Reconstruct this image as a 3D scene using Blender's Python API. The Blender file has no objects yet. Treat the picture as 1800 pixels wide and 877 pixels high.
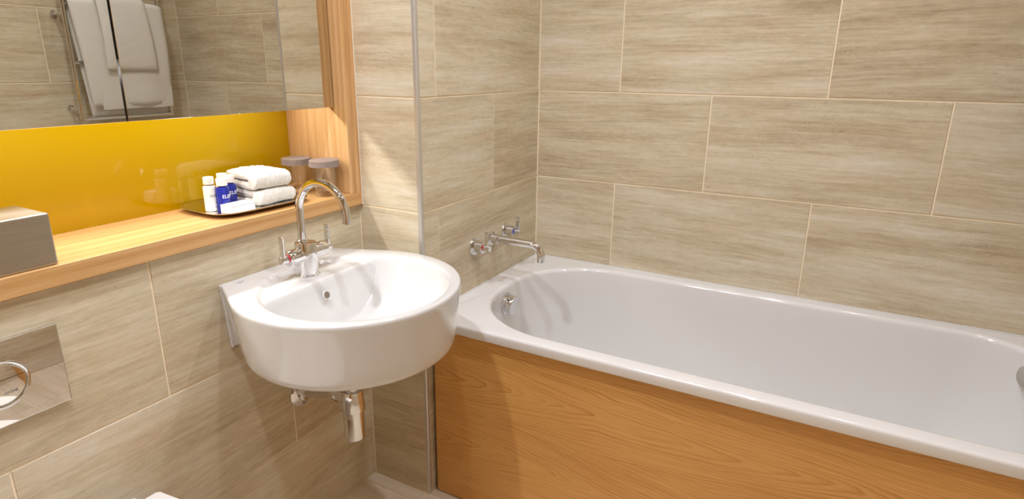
import bpy, bmesh, math, random
from mathutils import Matrix, Vector, noise, Euler
random.seed(7)
S = bpy.context.scene
COL = S.collection
PI = math.pi

# ------------------------------------------------------------------ camera
cd = bpy.data.cameras.new('camera')
cam = bpy.data.objects.new('camera', cd)
COL.objects.link(cam)
yaw, pit, rol = -0.5107, 0.2821, -0.0075
fwd = Vector((math.sin(yaw)*math.cos(pit), math.cos(yaw)*math.cos(pit), -math.sin(pit)))
rt0 = Vector((math.cos(yaw), -math.sin(yaw), 0)); dn0 = fwd.cross(rt0)
rt = math.cos(rol)*rt0 + math.sin(rol)*dn0
dn = -math.sin(rol)*rt0 + math.cos(rol)*dn0
m3 = Matrix((rt, -dn, -fwd)).transposed()
cam.matrix_world = Matrix.Translation((1.1801, -1.2587, 1.2634)) @ m3.to_4x4()
cd.sensor_fit = 'HORIZONTAL'; cd.sensor_width = 36
cd.lens = 1061.58/1800*36
cd.shift_x = (900-888.47)/1800; cd.shift_y = (425.53-438.5)/1800
cd.clip_start = 0.02
S.camera = cam

# ------------------------------------------------------------------ world, exposure
w = bpy.data.worlds.new('world'); S.world = w; w.use_nodes = True
w.node_tree.nodes['Background'].inputs[0].default_value = (1, .93, .85, 1)
w.node_tree.nodes['Background'].inputs[1].default_value = 0.1
S.view_settings.view_transform = 'Standard'; S.view_settings.look = 'None'
S.view_settings.exposure = 0.0; S.view_settings.gamma = 1.0
S.view_settings.use_curve_mapping = False
S.cycles.max_bounces = 14; S.cycles.diffuse_bounces = 7; S.cycles.glossy_bounces = 8
S.cycles.transmission_bounces = 12; S.cycles.caustics_refractive = True
S.cycles.sample_clamp_indirect = 6

# ------------------------------------------------------------------ lights
CEIL = 2.35
SPOTS = [  # x, y, watts; the last two are unseen, added as room fill
    (0.92, -0.08, 24), (0.42, -0.97, 43), (0.66, -0.57, 26), (1.35, 0.32, 7), (0.9, -1.75, 10)]
for i, (x, y, p) in enumerate(SPOTS):
    l = bpy.data.lights.new('downlight_lamp', 'SPOT')
    l.energy = p * 1.25; l.color = (.95, .985, 1.09)
    l.spot_size = math.radians(150); l.spot_blend = 0.9; l.shadow_soft_size = 0.03
    o = bpy.data.objects.new('downlight_lamp', l); COL.objects.link(o)
    o.location = (x, y, CEIL-.03)
l = bpy.data.lights.new('shelf_strip_lamp', 'AREA'); l.shape = 'RECTANGLE'
l.size = 0.02; l.size_y = 1.58; l.energy = 8.0; l.color = (1, .985, .94)
o = bpy.data.objects.new('shelf_strip_lamp', l); COL.objects.link(o)
o.location = (-.160, -.93, 1.250); o.rotation_euler = (0, math.radians(-50), 0)

# ------------------------------------------------------------------ materials
def lin(r, g, b):
    return tuple(((c/255)/12.92 if c/255 <= .04045 else ((c/255+.055)/1.055)**2.4) for c in (r, g, b)) + (1,)

class NT:
    def __init__(self, name):
        self.m = bpy.data.materials.new(name); self.m.use_nodes = True
        self.t = self.m.node_tree; self.b = self.t.nodes['Principled BSDF']
    def n(self, typ, **kw):
        x = self.t.nodes.new(typ)
        for k, v in kw.items():
            if k in x.inputs.keys() if isinstance(k, str) and not hasattr(x, k) else False:
                self.inp(x, k, v)
            else:
                setattr(x, k, v)
        return x
    def inp(self, node, k, v):
        s = node.inputs[k] if not isinstance(k, int) else node.inputs[k]
        if isinstance(v, bpy.types.NodeSocket): self.t.links.new(v, s)
        else: s.default_value = v
    def math(self, op, a, b=None, c=None):
        x = self.t.nodes.new('ShaderNodeMath'); x.operation = op
        for i, v in enumerate((a, b, c)):
            if v is not None: self.inp(x, i, v)
        return x.outputs[0]
    def vmath(self, op, a, b=None):
        x = self.t.nodes.new('ShaderNodeVectorMath'); x.operation = op
        self.inp(x, 0, a)
        if b is not None: self.inp(x, 1, b)
        return x.outputs[0]
    def noise(self, vec, scale=1, detail=4, rough=.55, dist=0):
        x = self.t.nodes.new('ShaderNodeTexNoise')
        self.inp(x, 'Vector', vec); x.inputs['Scale'].default_value = scale
        x.inputs['Detail'].default_value = detail; x.inputs['Roughness'].default_value = rough
        x.inputs['Distortion'].default_value = dist
        return x.outputs['Fac']
    def ramp(self, fac, stops):
        x = self.t.nodes.new('ShaderNodeValToRGB'); self.inp(x, 'Fac', fac)
        e = x.color_ramp.elements
        e[0].position, e[0].color = stops[0]; e[1].position, e[1].color = stops[-1]
        for p, c in stops[1:-1]:
            k = e.new(p); k.color = c
        return x.outputs['Color']
    def mix(self, fac, a, b, mode='MIX'):
        x = self.t.nodes.new('ShaderNodeMix'); x.data_type = 'RGBA'; x.blend_type = mode
        self.inp(x, 0, fac); self.inp(x, 6, a); self.inp(x, 7, b)
        return x.outputs[2]
    def obj(self): return self.t.nodes.new('ShaderNodeTexCoord').outputs['Object']
    def rand(self): return self.t.nodes.new('ShaderNodeObjectInfo').outputs['Random']
    def sep(self, v):
        x = self.t.nodes.new('ShaderNodeSeparateXYZ'); self.inp(x, 0, v); return x.outputs
    def comb(self, a, b, c):
        x = self.t.nodes.new('ShaderNodeCombineXYZ')
        for i, v in enumerate((a, b, c)): self.inp(x, i, v)
        return x.outputs[0]
    def bump(self, h, strength=.2, dist=.001):
        x = self.t.nodes.new('ShaderNodeBump'); self.inp(x, 'Height', h)
        x.inputs['Strength'].default_value = strength; x.inputs['Distance'].default_value = dist
        self.t.links.new(x.outputs[0], self.b.inputs['Normal'])
    def set(self, **kw):
        names = dict(color='Base Color', rough='Roughness', metal='Metallic', ior='IOR', trans='Transmission Weight',
                     coat='Coat Weight', coatr='Coat Roughness', spec='Specular IOR Level', sheen='Sheen Weight',
                     emit='Emission Color', estr='Emission Strength', aniso='Anisotropic', alpha='Alpha',
                     sss='Subsurface Weight')
        for k, v in kw.items(): self.inp(self.b, names[k], v)
        return self.m

def plain(name, rgb, rough=.5, metal=0, **kw):
    N = NT(name); N.set(color=lin(*rgb), rough=rough, metal=metal, **kw)
    return N.m

def travertine(name, cols, rough=.32, sx=1.0):
    N = NT(name); r = N.rand(); x, y, z = N.sep(N.obj())
    off = N.math('MULTIPLY', r, 61.3)
    base = N.comb(N.math('MULTIPLY', x, 1.0), off, z)
    warp = N.noise(N.comb(N.math('MULTIPLY', x, 3.0), off, N.math('MULTIPLY', z, 6.0)), 1, 3)
    tilt = N.math('MULTIPLY', x, N.math('MULTIPLY', N.math('SUBTRACT', r, .5), .05))
    zz = N.math('ADD', N.math('ADD', z, tilt), N.math('MULTIPLY', warp, .022))
    band = N.noise(N.comb(N.math('MULTIPLY', x, 1.6*sx), off, N.math('MULTIPLY', zz, 19.0)), 1, 7, .66)
    fine = N.noise(N.comb(N.math('MULTIPLY', x, 7.0*sx), off, N.math('MULTIPLY', zz, 130.0)), 1, 3, .6)
    blot = N.noise(N.comb(N.math('MULTIPLY', x, 1.8), N.math('ADD', off, 2.0), N.math('MULTIPLY', zz, 10.0)), 1, 6, .62)
    v = N.math('ADD', N.math('MULTIPLY', band, .46), N.math('ADD', N.math('MULTIPLY', fine, .26), N.math('MULTIPLY', blot, .28)))
    mot = N.noise(N.comb(N.math('MULTIPLY', x, 38.0), off, N.math('MULTIPLY', zz, 95.0)), 1, 4, .65)
    v = N.math('ADD', v, N.math('MULTIPLY', N.math('SUBTRACT', mot, .5), .16))
    v = N.math('ADD', v, N.math('MULTIPLY', N.math('SUBTRACT', r, .5), .04))
    c = N.ramp(v, [(.34, lin(*cols[0])), (.44, lin(*cols[1])), (.52, lin(*cols[2])), (.60, lin(*cols[3])), (.69, lin(*cols[4]))])
    hue = N.noise(N.comb(N.math('MULTIPLY', x, 4.0), N.math('ADD', off, 4.0), N.math('MULTIPLY', zz, 26.0)), 1, 4, .6)
    c = N.mix(N.math('MULTIPLY', N.math('SUBTRACT', hue, .42), 2.2), c, N.mix(1.0, c, (1.0, .925, .86, 1), 'MULTIPLY'))
    # small pale pits and white mineral flecks, gathered in patches
    fleck = N.noise(N.comb(N.math('MULTIPLY', x, 130.0), off, N.math('MULTIPLY', zz, 330.0)), 1, 2, .5)
    patch = N.noise(N.comb(N.math('MULTIPLY', x, 4.5), N.math('ADD', off, 9.0), N.math('MULTIPLY', z, 14.0)), 1, 3, .6)
    f = N.math('MULTIPLY', N.math('GREATER_THAN', fleck, .665), N.math('GREATER_THAN', patch, .53))
    c = N.mix(N.math('MULTIPLY', f, .38), c, lin(226, 216, 200))
    pit = N.math('MULTIPLY', N.math('LESS_THAN', fleck, .325), N.math('GREATER_THAN', patch, .50))
    c = N.mix(N.math('MULTIPLY', pit, .25), c, lin(120, 95, 70))
    N.set(color=c, rough=N.math('ADD', N.math('MULTIPLY', fine, .18), rough-.09), spec=.4)
    N.bump(N.math('SUBTRACT', fine, N.math('MULTIPLY', pit, .6)), .08, .0006)
    return N.m

def oak(name, light, mid, dark, axis='Y', rough=.4, cathedral=False, across='Z'):
    """oak veneer, grain along the given object axis"""
    N = NT(name); s = dict(zip('XYZ', N.sep(N.obj())))
    u = s[axis]; v = s[across]; wv = s[[a for a in 'XYZ' if a not in (axis, across)][0]]
    r = N.rand(); off = N.math('MULTIPLY', r, 13.7)
    wob = N.noise(N.comb(N.math('MULTIPLY', u, 2.2), N.math('MULTIPLY', v, 9.0), off), 1, 3)
    if cathedral:
        vl = N.math('MODULO', N.math('ADD', v, .13), .22)             # matched veneer leaves
        vv = N.math('SUBTRACT', vl, N.math('ADD', .11, N.math('MULTIPLY', N.math('SUBTRACT', N.noise(N.comb(N.math('MULTIPLY', u, 1.6), N.math('MULTIPLY', v, 2.0), 5.2), 1, 2), .5), .07)))
        rr = N.math('SQRT', N.math('ADD', N.math('MULTIPLY', vv, vv), .00035))
        lowf = N.noise(N.comb(N.math('MULTIPLY', u, 1.5), N.math('MULTIPLY', v, 7.0), 3.1), 1, 3, .5)
        ring = N.math('ADD', N.math('MULTIPLY', rr, 1.0), N.math('MULTIPLY', u, .085))
        ring = N.math('ADD', ring, N.math('MULTIPLY', lowf, .065))
        ring = N.math('ADD', ring, N.math('MULTIPLY', N.noise(N.comb(N.math('MULTIPLY', u, 9.0), N.math('MULTIPLY', v, 60.0), 1.0), 1, 2), .0035))
        rid = N.math('MULTIPLY', ring, 135.0)
        rid = N.math('ADD', rid, N.math('MULTIPLY', N.noise(N.comb(N.math('MULTIPLY', ring, 38.0), 2.5, N.math('MULTIPLY', u, .6)), 1, 2), 3.2))
        t = N.math('FRACT', rid)
        line = N.math('POWER', t, 2.6)
        line = N.math('MULTIPLY', line, N.math('SUBTRACT', 1.0, N.math('POWER', t, 14.0)))
        amt = N.noise(N.comb(N.math('MULTIPLY', ring, 60.0), N.math('MULTIPLY', v, 9.0), N.math('MULTIPLY', u, 3.0)), 1, 3, .6)
        amt = N.math('MULTIPLY', N.math('MAXIMUM', N.math('SUBTRACT', amt, .30), 0.0), 2.2)
        line = N.math('MULTIPLY', line, N.math('ADD', .12, N.math('MULTIPLY', amt, .95)))
    else:
        band = N.noise(N.comb(N.math('MULTIPLY', u, .8), N.math('MULTIPLY', N.math('ADD', v, N.math('MULTIPLY', wob, .012)), 95.0), N.math('ADD', off, N.math('MULTIPLY', wv, 60.0))), 1, 3, .6)
        line = N.math('MULTIPLY', N.math('SUBTRACT', band, .35), 1.7)
    fib = N.noise(N.comb(N.math('MULTIPLY', u, 9.0), N.math('MULTIPLY', v, 650.0), N.math('MULTIPLY', wv, 500.0)), 1, 2, .6)
    val = N.math('ADD', N.math('MULTIPLY', line, .80), N.math('MULTIPLY', N.math('SUBTRACT', fib, .32), .75))
    c = N.ramp(val, [(.0, lin(*light)), (.42, lin(*mid)), (.95, lin(*dark))])
    big = N.noise(N.comb(N.math('MULTIPLY', u, 1.2), N.math('MULTIPLY', v, 6.0), 1.3), 1, 3)
    c = N.mix(N.math('MULTIPLY', N.math('SUBTRACT', big, .35), .5), c, N.mix(1.0, c, lin(*mid), 'MULTIPLY'))
    N.set(color=c, rough=rough, spec=.4)
    N.bump(N.math('MULTIPLY', fib, -1), .08, .0004)
    return N.m

M = {}
TRAV = [(168, 151, 122), (191, 176, 148), (205, 193, 166), (214, 205, 184), (225, 219, 207)]
M['tile'] = travertine('travertine_tile', TRAV)
M['floor_tile'] = travertine('travertine_floor_tile', [(196, 180, 154), (214, 200, 176), (223, 210, 188), (230, 219, 200), (236, 228, 214)], .4)
M['grout'] = plain('cream_grout', (242, 226, 196), .85)
M['plaster'] = plain('white_plaster', (240, 237, 230), .9)
M['oak'] = oak('oak_veneer_light', (212, 172, 120), (195, 149, 92), (160, 112, 58), 'Y', .38, across='X')
M['oak_v'] = oak('oak_veneer_upright', (216, 178, 130), (198, 154, 102), (128, 88, 48), 'Z', .38, across='X')
M['oak_panel'] = oak('oak_veneer_panel', (224, 174, 104), (204, 148, 76), (112, 66, 20), 'X', .36, cathedral=True, across='Z')
M['oak_door'] = oak('oak_veneer_door', (190, 135, 70), (165, 108, 48), (110, 65, 22), 'Z', .4, across='X')
M['ceramic'] = plain('white_glazed_ceramic', (210, 208, 205), .12, coat=.6, coatr=.03)
M['enamel'] = plain('white_bath_enamel', (224, 222, 219), .10, coat=.6, coatr=.02)
M['chrome'] = plain('polished_chrome', (225, 225, 226), .04, 1)
M['chrome_soft'] = plain('satin_chrome', (200, 198, 194), .22, 1)
M['alu'] = plain('satin_aluminium', (214, 211, 205), .42, .75)
M['mirror'] = plain('mirror_silver', (216, 213, 204), .0, 1)
M['mirror_edge'] = plain('mirror_edge_dark', (70, 72, 72), .3, .6)
M['yellow'] = plain('yellow_backpainted_glass', (204, 168, 0), .06, spec=.5)
M['dark'] = plain('dark_void', (28, 25, 22), .6)
M['hole'] = plain('overflow_recess', (120, 105, 88), .5)
M['silicone'] = plain('beige_sealant', (222, 208, 184), .6)
M['blue_mark'] = plain('blue_indicator', (30, 60, 190), .3)
M['red_mark'] = plain('red_indicator', (214, 30, 40), .3)
M['white_plastic'] = plain('white_plastic', (240, 236, 230), .35)
M['paper'] = plain('white_card', (240, 238, 236), .7)
M['grey_print'] = plain('grey_print', (120, 122, 128), .6)
M['dark_print'] = plain('dark_print', (60, 62, 80), .6)
M['white_print'] = plain('white_print', (240, 240, 245), .5)
M['blue_print'] = plain('blue_grey_print', (146, 156, 168), .4)
M['chrome_flat'] = plain('mirror_chrome', (222, 221, 218), .012, 1)
M['glass'] = plain('clear_glass', (255, 255, 255), .0, trans=1, ior=1.48)
_N = NT('clear_glass_thin')
_t = _N.t.nodes.new('ShaderNodeBsdfTransparent'); _t.inputs[0].default_value = (.965, .968, .962, 1)
_g = _N.t.nodes.new('ShaderNodeBsdfGlossy'); _g.inputs['Roughness'].default_value = .02
_f0 = _N.t.nodes.new('ShaderNodeLayerWeight'); _f0.inputs[0].default_value = .5
_fm = _N.t.nodes.new('ShaderNodeMath'); _fm.operation = 'POWER'; _fm.inputs[1].default_value = 5.0; _N.t.links.new(_f0.outputs['Facing'], _fm.inputs[0])
_f = _N.t.nodes.new('ShaderNodeMath'); _f.operation = 'MULTIPLY_ADD'; _f.inputs[1].default_value = .6; _f.inputs[2].default_value = .07; _N.t.links.new(_fm.outputs[0], _f.inputs[0])
_m = _N.t.nodes.new('ShaderNodeMixShader')
_N.t.links.new(_f.outputs[0], _m.inputs[0]); _N.t.links.new(_t.outputs[0], _m.inputs[1]); _N.t.links.new(_g.outputs[0], _m.inputs[2])
_N.t.links.new(_m.outputs[0], _N.t.nodes['Material Output'].inputs[0])
M['glass_thin'] = _N.m
M['blue_glass'] = plain('blue_bottle', (52, 66, 190), .08, trans=.55, ior=1.4)
M['lid'] = plain('pleated_paper_lid', (132, 116, 106), .75)
M['plain_grey'] = plain('plain_grey', (172, 169, 160), .4)
M['lamp'] = plain('lamp_lens', (255, 240, 215), .4, emit=(1, .9, .75, 1), estr=8)
def terry(name, rgb):
    N = NT(name); o = N.obj()
    a = N.noise(o, 900, 2, .7); b = N.noise(o, 260, 3, .6)
    h = N.math('ADD', a, N.math('MULTIPLY', b, 1.2))
    c = N.mix(N.math('MULTIPLY', a, .25), lin(*rgb), lin(*[int(v*.86) for v in rgb]))
    N.set(color=c, rough=.95, sheen=.3, spec=.1); N.bump(h, .7, .0025)
    return N.m
M['terry'] = terry('white_terry', (234, 229, 219))
def brushed(name, rgb, axis):
    N = NT(name); s = N.sep(N.obj())
    k = [700.0, 700.0, 700.0]; k[axis] = 8.0
    f = N.noise(N.comb(*[N.math('MULTIPLY', s[i], k[i]) for i in range(3)]), 1, 3)
    c = N.mix(f, lin(*rgb), lin(*[int(v*.80) for v in rgb]))
    N.set(color=c, rough=N.math('ADD', .20, N.math('MULTIPLY', f, .22)), metal=1, aniso=.6); N.bump(f, .06, .0004)
    return N.m
M['brushed'] = brushed('brushed_steel', (206, 200, 190), 1)
M['tray'] = plain('polished_steel_tray', (222, 218, 210), .13, 1)

# ------------------------------------------------------------------ helpers
WM = {}
def finish(o, label=None, cat=None, group=None, kind=None):
    if label: o['label'] = label
    if cat: o['category'] = cat
    if group: o['group'] = group
    if kind: o['kind'] = kind
    return o

def thing(name, label, cat, loc=(0, 0, 0), rz=0, group=None):
    o = bpy.data.objects.new(name, None); COL.objects.link(o); o.empty_display_size = .05
    o.location = loc; o.rotation_euler = (0, 0, rz)
    WM[o.name] = Matrix.Translation(loc) @ Matrix.Rotation(rz, 4, 'Z')
    return finish(o, label, cat, group)

def obj(name, bm, mat, parent=None, smooth=True, angle=35, label=None, origin=None):
    """links bm (in world coordinates) as ONE mesh object"""
    bmesh.ops.recalc_face_normals(bm, faces=bm.faces)
    base = WM[parent.name] if parent else Matrix.Translation(origin or (0, 0, 0))
    bm.transform(base.inverted())
    me = bpy.data.meshes.new(name); bm.to_mesh(me); bm.free()
    mats = mat if isinstance(mat, (list, tuple)) else [mat]
    for k in mats: me.materials.append(k)
    if smooth:
        me.polygons.foreach_set('use_smooth', [True]*len(me.polygons))
        me.set_sharp_from_angle(angle=math.radians(angle))
    o = bpy.data.objects.new(name, me); COL.objects.link(o)
    if parent: o.parent = parent
    else: o.matrix_world = base
    WM[o.name] = base
    if label: o['label'] = label
    return o

def B(): return bmesh.new()

def box(bm, x0, x1, y0, y1, z0, z1, bev=0, seg=2, mi=0):
    r = bmesh.ops.create_cube(bm, size=1)
    vs = r['verts']
    for v in vs:
        v.co = Vector(((x0+x1)/2+v.co.x*(x1-x0), (y0+y1)/2+v.co.y*(y1-y0), (z0+z1)/2+v.co.z*(z1-z0)))
    fs = set(f for v in vs for f in v.link_faces)
    for f in fs: f.material_index = mi
    if bev:
        es = list(set(e for v in vs for e in v.link_edges))
        rr = bmesh.ops.bevel(bm, geom=es, offset=bev, segments=seg, profile=.5, affect='EDGES', clamp_overlap=True)
        for f in rr['faces']: f.material_index = mi
    return bm

def frame(axis, up=None):
    a = Vector(axis).normalized()
    u = Vector(up) if up else (Vector((0, 0, 1)) if abs(a.z) < .9 else Vector((1, 0, 0)))
    x = u.cross(a).normalized(); y = a.cross(x)
    return x, y, a

def loft(bm, rings, cap0=True, cap1=True, closed=True, mi=0):
    R = [[bm.verts.new(p) for p in r] for r in rings]
    n = len(R[0])
    for a, b in zip(R, R[1:]):
        for i in range(n if closed else n-1):
            j = (i+1) % n
            f = bm.faces.new((a[i], a[j], b[j], b[i])); f.material_index = mi
    if cap0: bm.faces.new(R[0][::-1]).material_index = mi
    if cap1: bm.faces.new(R[-1]).material_index = mi
    return R

def lathe(bm, prof, origin, axis=(0, 0, 1), seg=32, cap0=True, cap1=True, mi=0):
    x, y, a = frame(axis); o = Vector(origin)
    rings = [[o + a*h + (x*math.cos(2*PI*i/seg) + y*math.sin(2*PI*i/seg))*r for i in range(seg)] for r, h in prof]
    return loft(bm, rings, cap0, cap1, mi=mi)

def tube(bm, pts, r, seg=20, mi=0):
    pts = [Vector(p) for p in pts]; rings = []
    rs = r if isinstance(r, (list, tuple)) else [r]*len(pts)
    t0 = (pts[1]-pts[0]).normalized(); x, y, _ = frame(t0)
    for i, p in enumerate(pts):
        t = (pts[min(i+1, len(pts)-1)] - pts[max(i-1, 0)]).normalized()
        x = (x - t*x.dot(t)).normalized(); y = t.cross(x)
        rings.append([p + (x*math.cos(2*PI*k/seg)+y*math.sin(2*PI*k/seg))*rs[i] for k in range(seg)])
    return loft(bm, rings, mi=mi)

def arc(c, r, a0, a1, n, ex, ez):
    c, ex, ez = Vector(c), Vector(ex), Vector(ez)
    return [c + ex*r*math.cos(a0+(a1-a0)*i/n) + ez*r*math.sin(a0+(a1-a0)*i/n) for i in range(n+1)]

def text_mesh(body, size, extrude=.0002):
    c = bpy.data.curves.new('lettering', 'FONT'); c.body = body; c.size = size; c.extrude = extrude
    c.align_x = 'CENTER'; c.align_y = 'CENTER'; c.resolution_u = 3
    t = bpy.data.objects.new('lettering_source', c); COL.objects.link(t)
    dg = bpy.context.evaluated_depsgraph_get()
    me = bpy.data.meshes.new_from_object(t.evaluated_get(dg))
    bpy.data.objects.remove(t); bm = bmesh.new(); bm.from_mesh(me); bpy.data.meshes.remove(me)
    return bm

# ------------------------------------------------------------------ tiled surfaces
TW, TH, GAP = .605, .30, .0042
ZA = 1.1861                       # a horizontal joint, measured
_tile_meshes = {}
def tile_mesh(w, h, mat):
    key = (round(w, 4), round(h, 4), mat.name)
    if key in _tile_meshes: return _tile_meshes[key]
    bm = bmesh.new(); t, c = .0022, .0009
    x, z = w/2, h/2
    back = [(-x, 0, -z), (x, 0, -z), (x, 0, z), (-x, 0, z)]
    mid = [(a, -(t-c), b) for a, _, b in back]
    top = [((x-c)*(1 if a > 0 else -1), -t, (z-c)*(1 if b > 0 else -1)) for a, _, b in back]
    loft(bm, [back, mid, top])
    bmesh.ops.recalc_face_normals(bm, faces=bm.faces)
    me = bpy.data.meshes.new('tile'); bm.to_mesh(me); bm.free(); me.materials.append(mat)
    _tile_meshes[key] = me
    return me

def tiles(wall, mat4, u0, u1, rows, joints, mat):
    """rows: list of (v0, v1, parity); joints[parity] = a vertical joint position. mat4 maps (u, 0, v) on the grout face to world."""
    out = []
    for v0, v1, par in rows:
        j = joints[par]; k = math.floor((u0-j)/TW)
        edges = [u0]
        e = j + k*TW
        while e < u1:
            if e > u0+.006 and e < u1-.006: edges.append(e)
            e += TW
        edges.append(u1)
        for a, b in zip(edges, edges[1:]):
            ga = GAP/2 if a > u0 else .0015; gb = GAP/2 if b < u1 else .0015
            o = bpy.data.objects.new('tile', tile_mesh(b-a-ga-gb, v1-v0-GAP, mat)); COL.objects.link(o)
            o.parent = wall
            o.matrix_local = mat4 @ Matrix.Translation(((a+ga+b-gb)/2, 0, (v0+v1)/2))
            out.append(o)
    return out

def rows(z0, z1):
    zs = [z0]; k = math.ceil((z0-ZA)/TH+1e-6)
    while ZA+k*TH < z1-.01:
        if ZA+k*TH > z0+.01: zs.append(ZA+k*TH)
        k += 1
    zs.append(z1)
    return [(a, b, int(round(((a+b)/2-ZA)/TH-.5)) % 2) for a, b in zip(zs, zs[1:])]

T_ = .0022                        # tile face stands this proud of the grout
D, W, XE, YB = .2158, .6949, 1.718, -2.15
FRONT = Matrix.Identity(4)
RIGHT = Matrix.Rotation(PI/2, 4, 'Z')          # faces +x
LEFT = Matrix.Rotation(-PI/2, 4, 'Z')          # faces -x
BACK = Matrix.Rotation(PI, 4, 'Z')             # faces +y
UP = Matrix.Rotation(-PI/2, 4, 'X')            # faces up

NZ0, NZ1, NY0 = .889, 2.02, -1.80              # the oak surround's opening in the left wall
FLIP = {0: 1, 1: 0}
# left wall (tiled below the oak shelf)
bm = B(); box(bm, -.30, -T_, YB-.1, D*0+.06, -.05, NZ0); box(bm, -.30, -T_, YB-.1, NY0, NZ0, NZ1)
box(bm, -.30, -T_, YB-.1, .06, NZ1, CEIL+.05); box(bm, -.30, -.222, NY0, .06, NZ0, NZ1)
wl = finish(obj('wall_left', bm, M['grout'], smooth=False), kind='structure')
ML = Matrix.Translation((-T_, 0, 0)) @ RIGHT
tiles(wl, ML, YB, 0, rows(0, NZ0-.001), {0: -.609, 1: -.294}, M['tile'])
tiles(wl, ML, YB, 0, rows(NZ1, CEIL), {0: -.609, 1: -.294}, M['tile'])
tiles(wl, ML, YB, NY0, rows(NZ0, NZ1), {0: -.609, 1: -.294}, M['tile'])
# boxed-out return beside the basin + tap wall of the bath
bm = B(); box(bm, -.02, D-T_, T_, W+.06, -.05, CEIL+.05)
wr = finish(obj('wall_return', bm, M['grout'], smooth=False), kind='structure')
tiles(wr, Matrix.Translation((0, T_, 0)), .0, D-.003, rows(0, CEIL), {0: 50.1, 1: 50.1}, M['tile'])
tiles(wr, Matrix.Translation((D-T_, 0, 0)) @ RIGHT, .0105, W, rows(0, CEIL), {1: .3834, 0: .0812}, M['tile'])
# far wall
bm = B(); box(bm, D-.1, XE+.1, W+T_, W+.12, -.05, CEIL+.05)
wf = finish(obj('wall_far', bm, M['grout'], smooth=False), kind='structure')
tiles(wf, Matrix.Translation((0, W+T_, 0)), D, XE, rows(.0, CEIL), {0: .5095, 1: .8018}, M['tile'])
# right wall (seen in the mirror)
bm = B(); box(bm, XE+T_, XE+.12, YB-.1, W+.1, -.05, CEIL+.05)
we = finish(obj('wall_right', bm, M['grout'], smooth=False), kind='structure')
tiles(we, Matrix.Translation((XE+T_, 0, 0)) @ LEFT, -W, -YB, rows(0, CEIL), {0: -.091, 1: -.39}, M['tile'])
# back wall with the door (behind the camera, seen only in the chrome)
bm = B(); box(bm, -.1, .62, YB-.12, YB-T_, -.05, CEIL+.05); box(bm, 1.46, XE+.1, YB-.12, YB-T_, -.05, CEIL+.05)
box(bm, .62, 1.46, YB-.12, YB-T_, 2.06, CEIL+.05)
wb = finish(obj('wall_back', bm, M['grout'], smooth=False), kind='structure')
MB_ = Matrix.Translation((0, YB-T_, 0)) @ BACK
tiles(wb, MB_, -.62, 0, rows(0, CEIL), {0: -.3, 1: -.1}, M['tile'])
tiles(wb, MB_, -XE, -1.46, rows(0, CEIL), {0: -.3, 1: -.1}, M['tile'])
tiles(wb, MB_, -1.46, -.62, rows(2.06, CEIL), {0: -.9, 1: -1.1}, M['tile'])
bm = B(); box(bm, .66, 1.42, YB-.06, YB-.02, .005, 2.02, .003)
dr = finish(obj('door_1', bm, M['oak_door'], smooth=False), kind='structure')
for a in ((.62, .66), (1.42, 1.46)):
    bm = B(); box(bm, a[0], a[1], YB-.09, YB+.012, 0, 2.06, .003); obj('door_frame', bm, M['oak_door'], dr, False)
bm = B(); box(bm, .66, 1.42, YB-.09, YB+.012, 2.02, 2.06, .003); obj('door_frame', bm, M['oak_door'], dr, False)
bm = B(); lathe(bm, [(.026, 0), (.026, .008), (.009, .009), (.009, .05)], (.73, YB-.02, 1.0), (0, 1, 0), 24)
tube(bm, [(.73, YB+.025, 1.0), (.85, YB+.025, 1.0)], .009); obj('door_handle', bm, M['chrome_soft'], dr)
# floor and ceiling
bm = B(); box(bm, -.3, XE+.1, YB-.12, W+.1, -.1, -T_)
fl = finish(obj('floor', bm, M['grout'], smooth=False), kind='structure')
tiles(fl, Matrix.Translation((0, 0, -T_)) @ UP, 0, XE, [(YB+i*.3, YB+(i+1)*.3, i % 2) for i in range(7)] + [(YB+2.1, -.001, 1), (0, .3, 0), (.3, .6, 1)], {0: .205, 1: .205}, M['floor_tile'])
bm = B(); box(bm, -.3, XE+.1, YB-.12, W+.1, CEIL, CEIL+.1)
finish(obj('ceiling', bm, M['plaster'], smooth=False), kind='structure')
# aluminium corner trim between the return and the tap wall
bm = B()
pr = [(D-.0105, .0-.0002), (D-.0015, -.0006), (D+.0006, .0012), (D+.0006, .0105), (D-.004, .0105), (D-.004, .004), (D-.0105, .004)]
loft(bm, [[(x, y, z) for x, y in pr] for z in (0, CEIL)])
finish(obj('trim_1', bm, M['alu'], angle=25), kind='structure')
# fine sealant lines: tap wall / far wall corner, oak frame / return, left wall / return
bm = B(); box(bm, D, D+.0025, W-.0025, W, .592, CEIL); finish(obj('trim_2', bm, M['grout'], smooth=False), kind='structure')
bm = B(); box(bm, .0002, .0022, -.0022, 0, 0, NZ0); finish(obj('trim_3', bm, M['grout'], smooth=False), kind='structure')
bm = B(); box(bm, .012, .0135, -.0035, -.0002, NZ0-.001, NZ1); finish(obj('trim_4', bm, M['silicone'], smooth=False), kind='structure')

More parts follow.
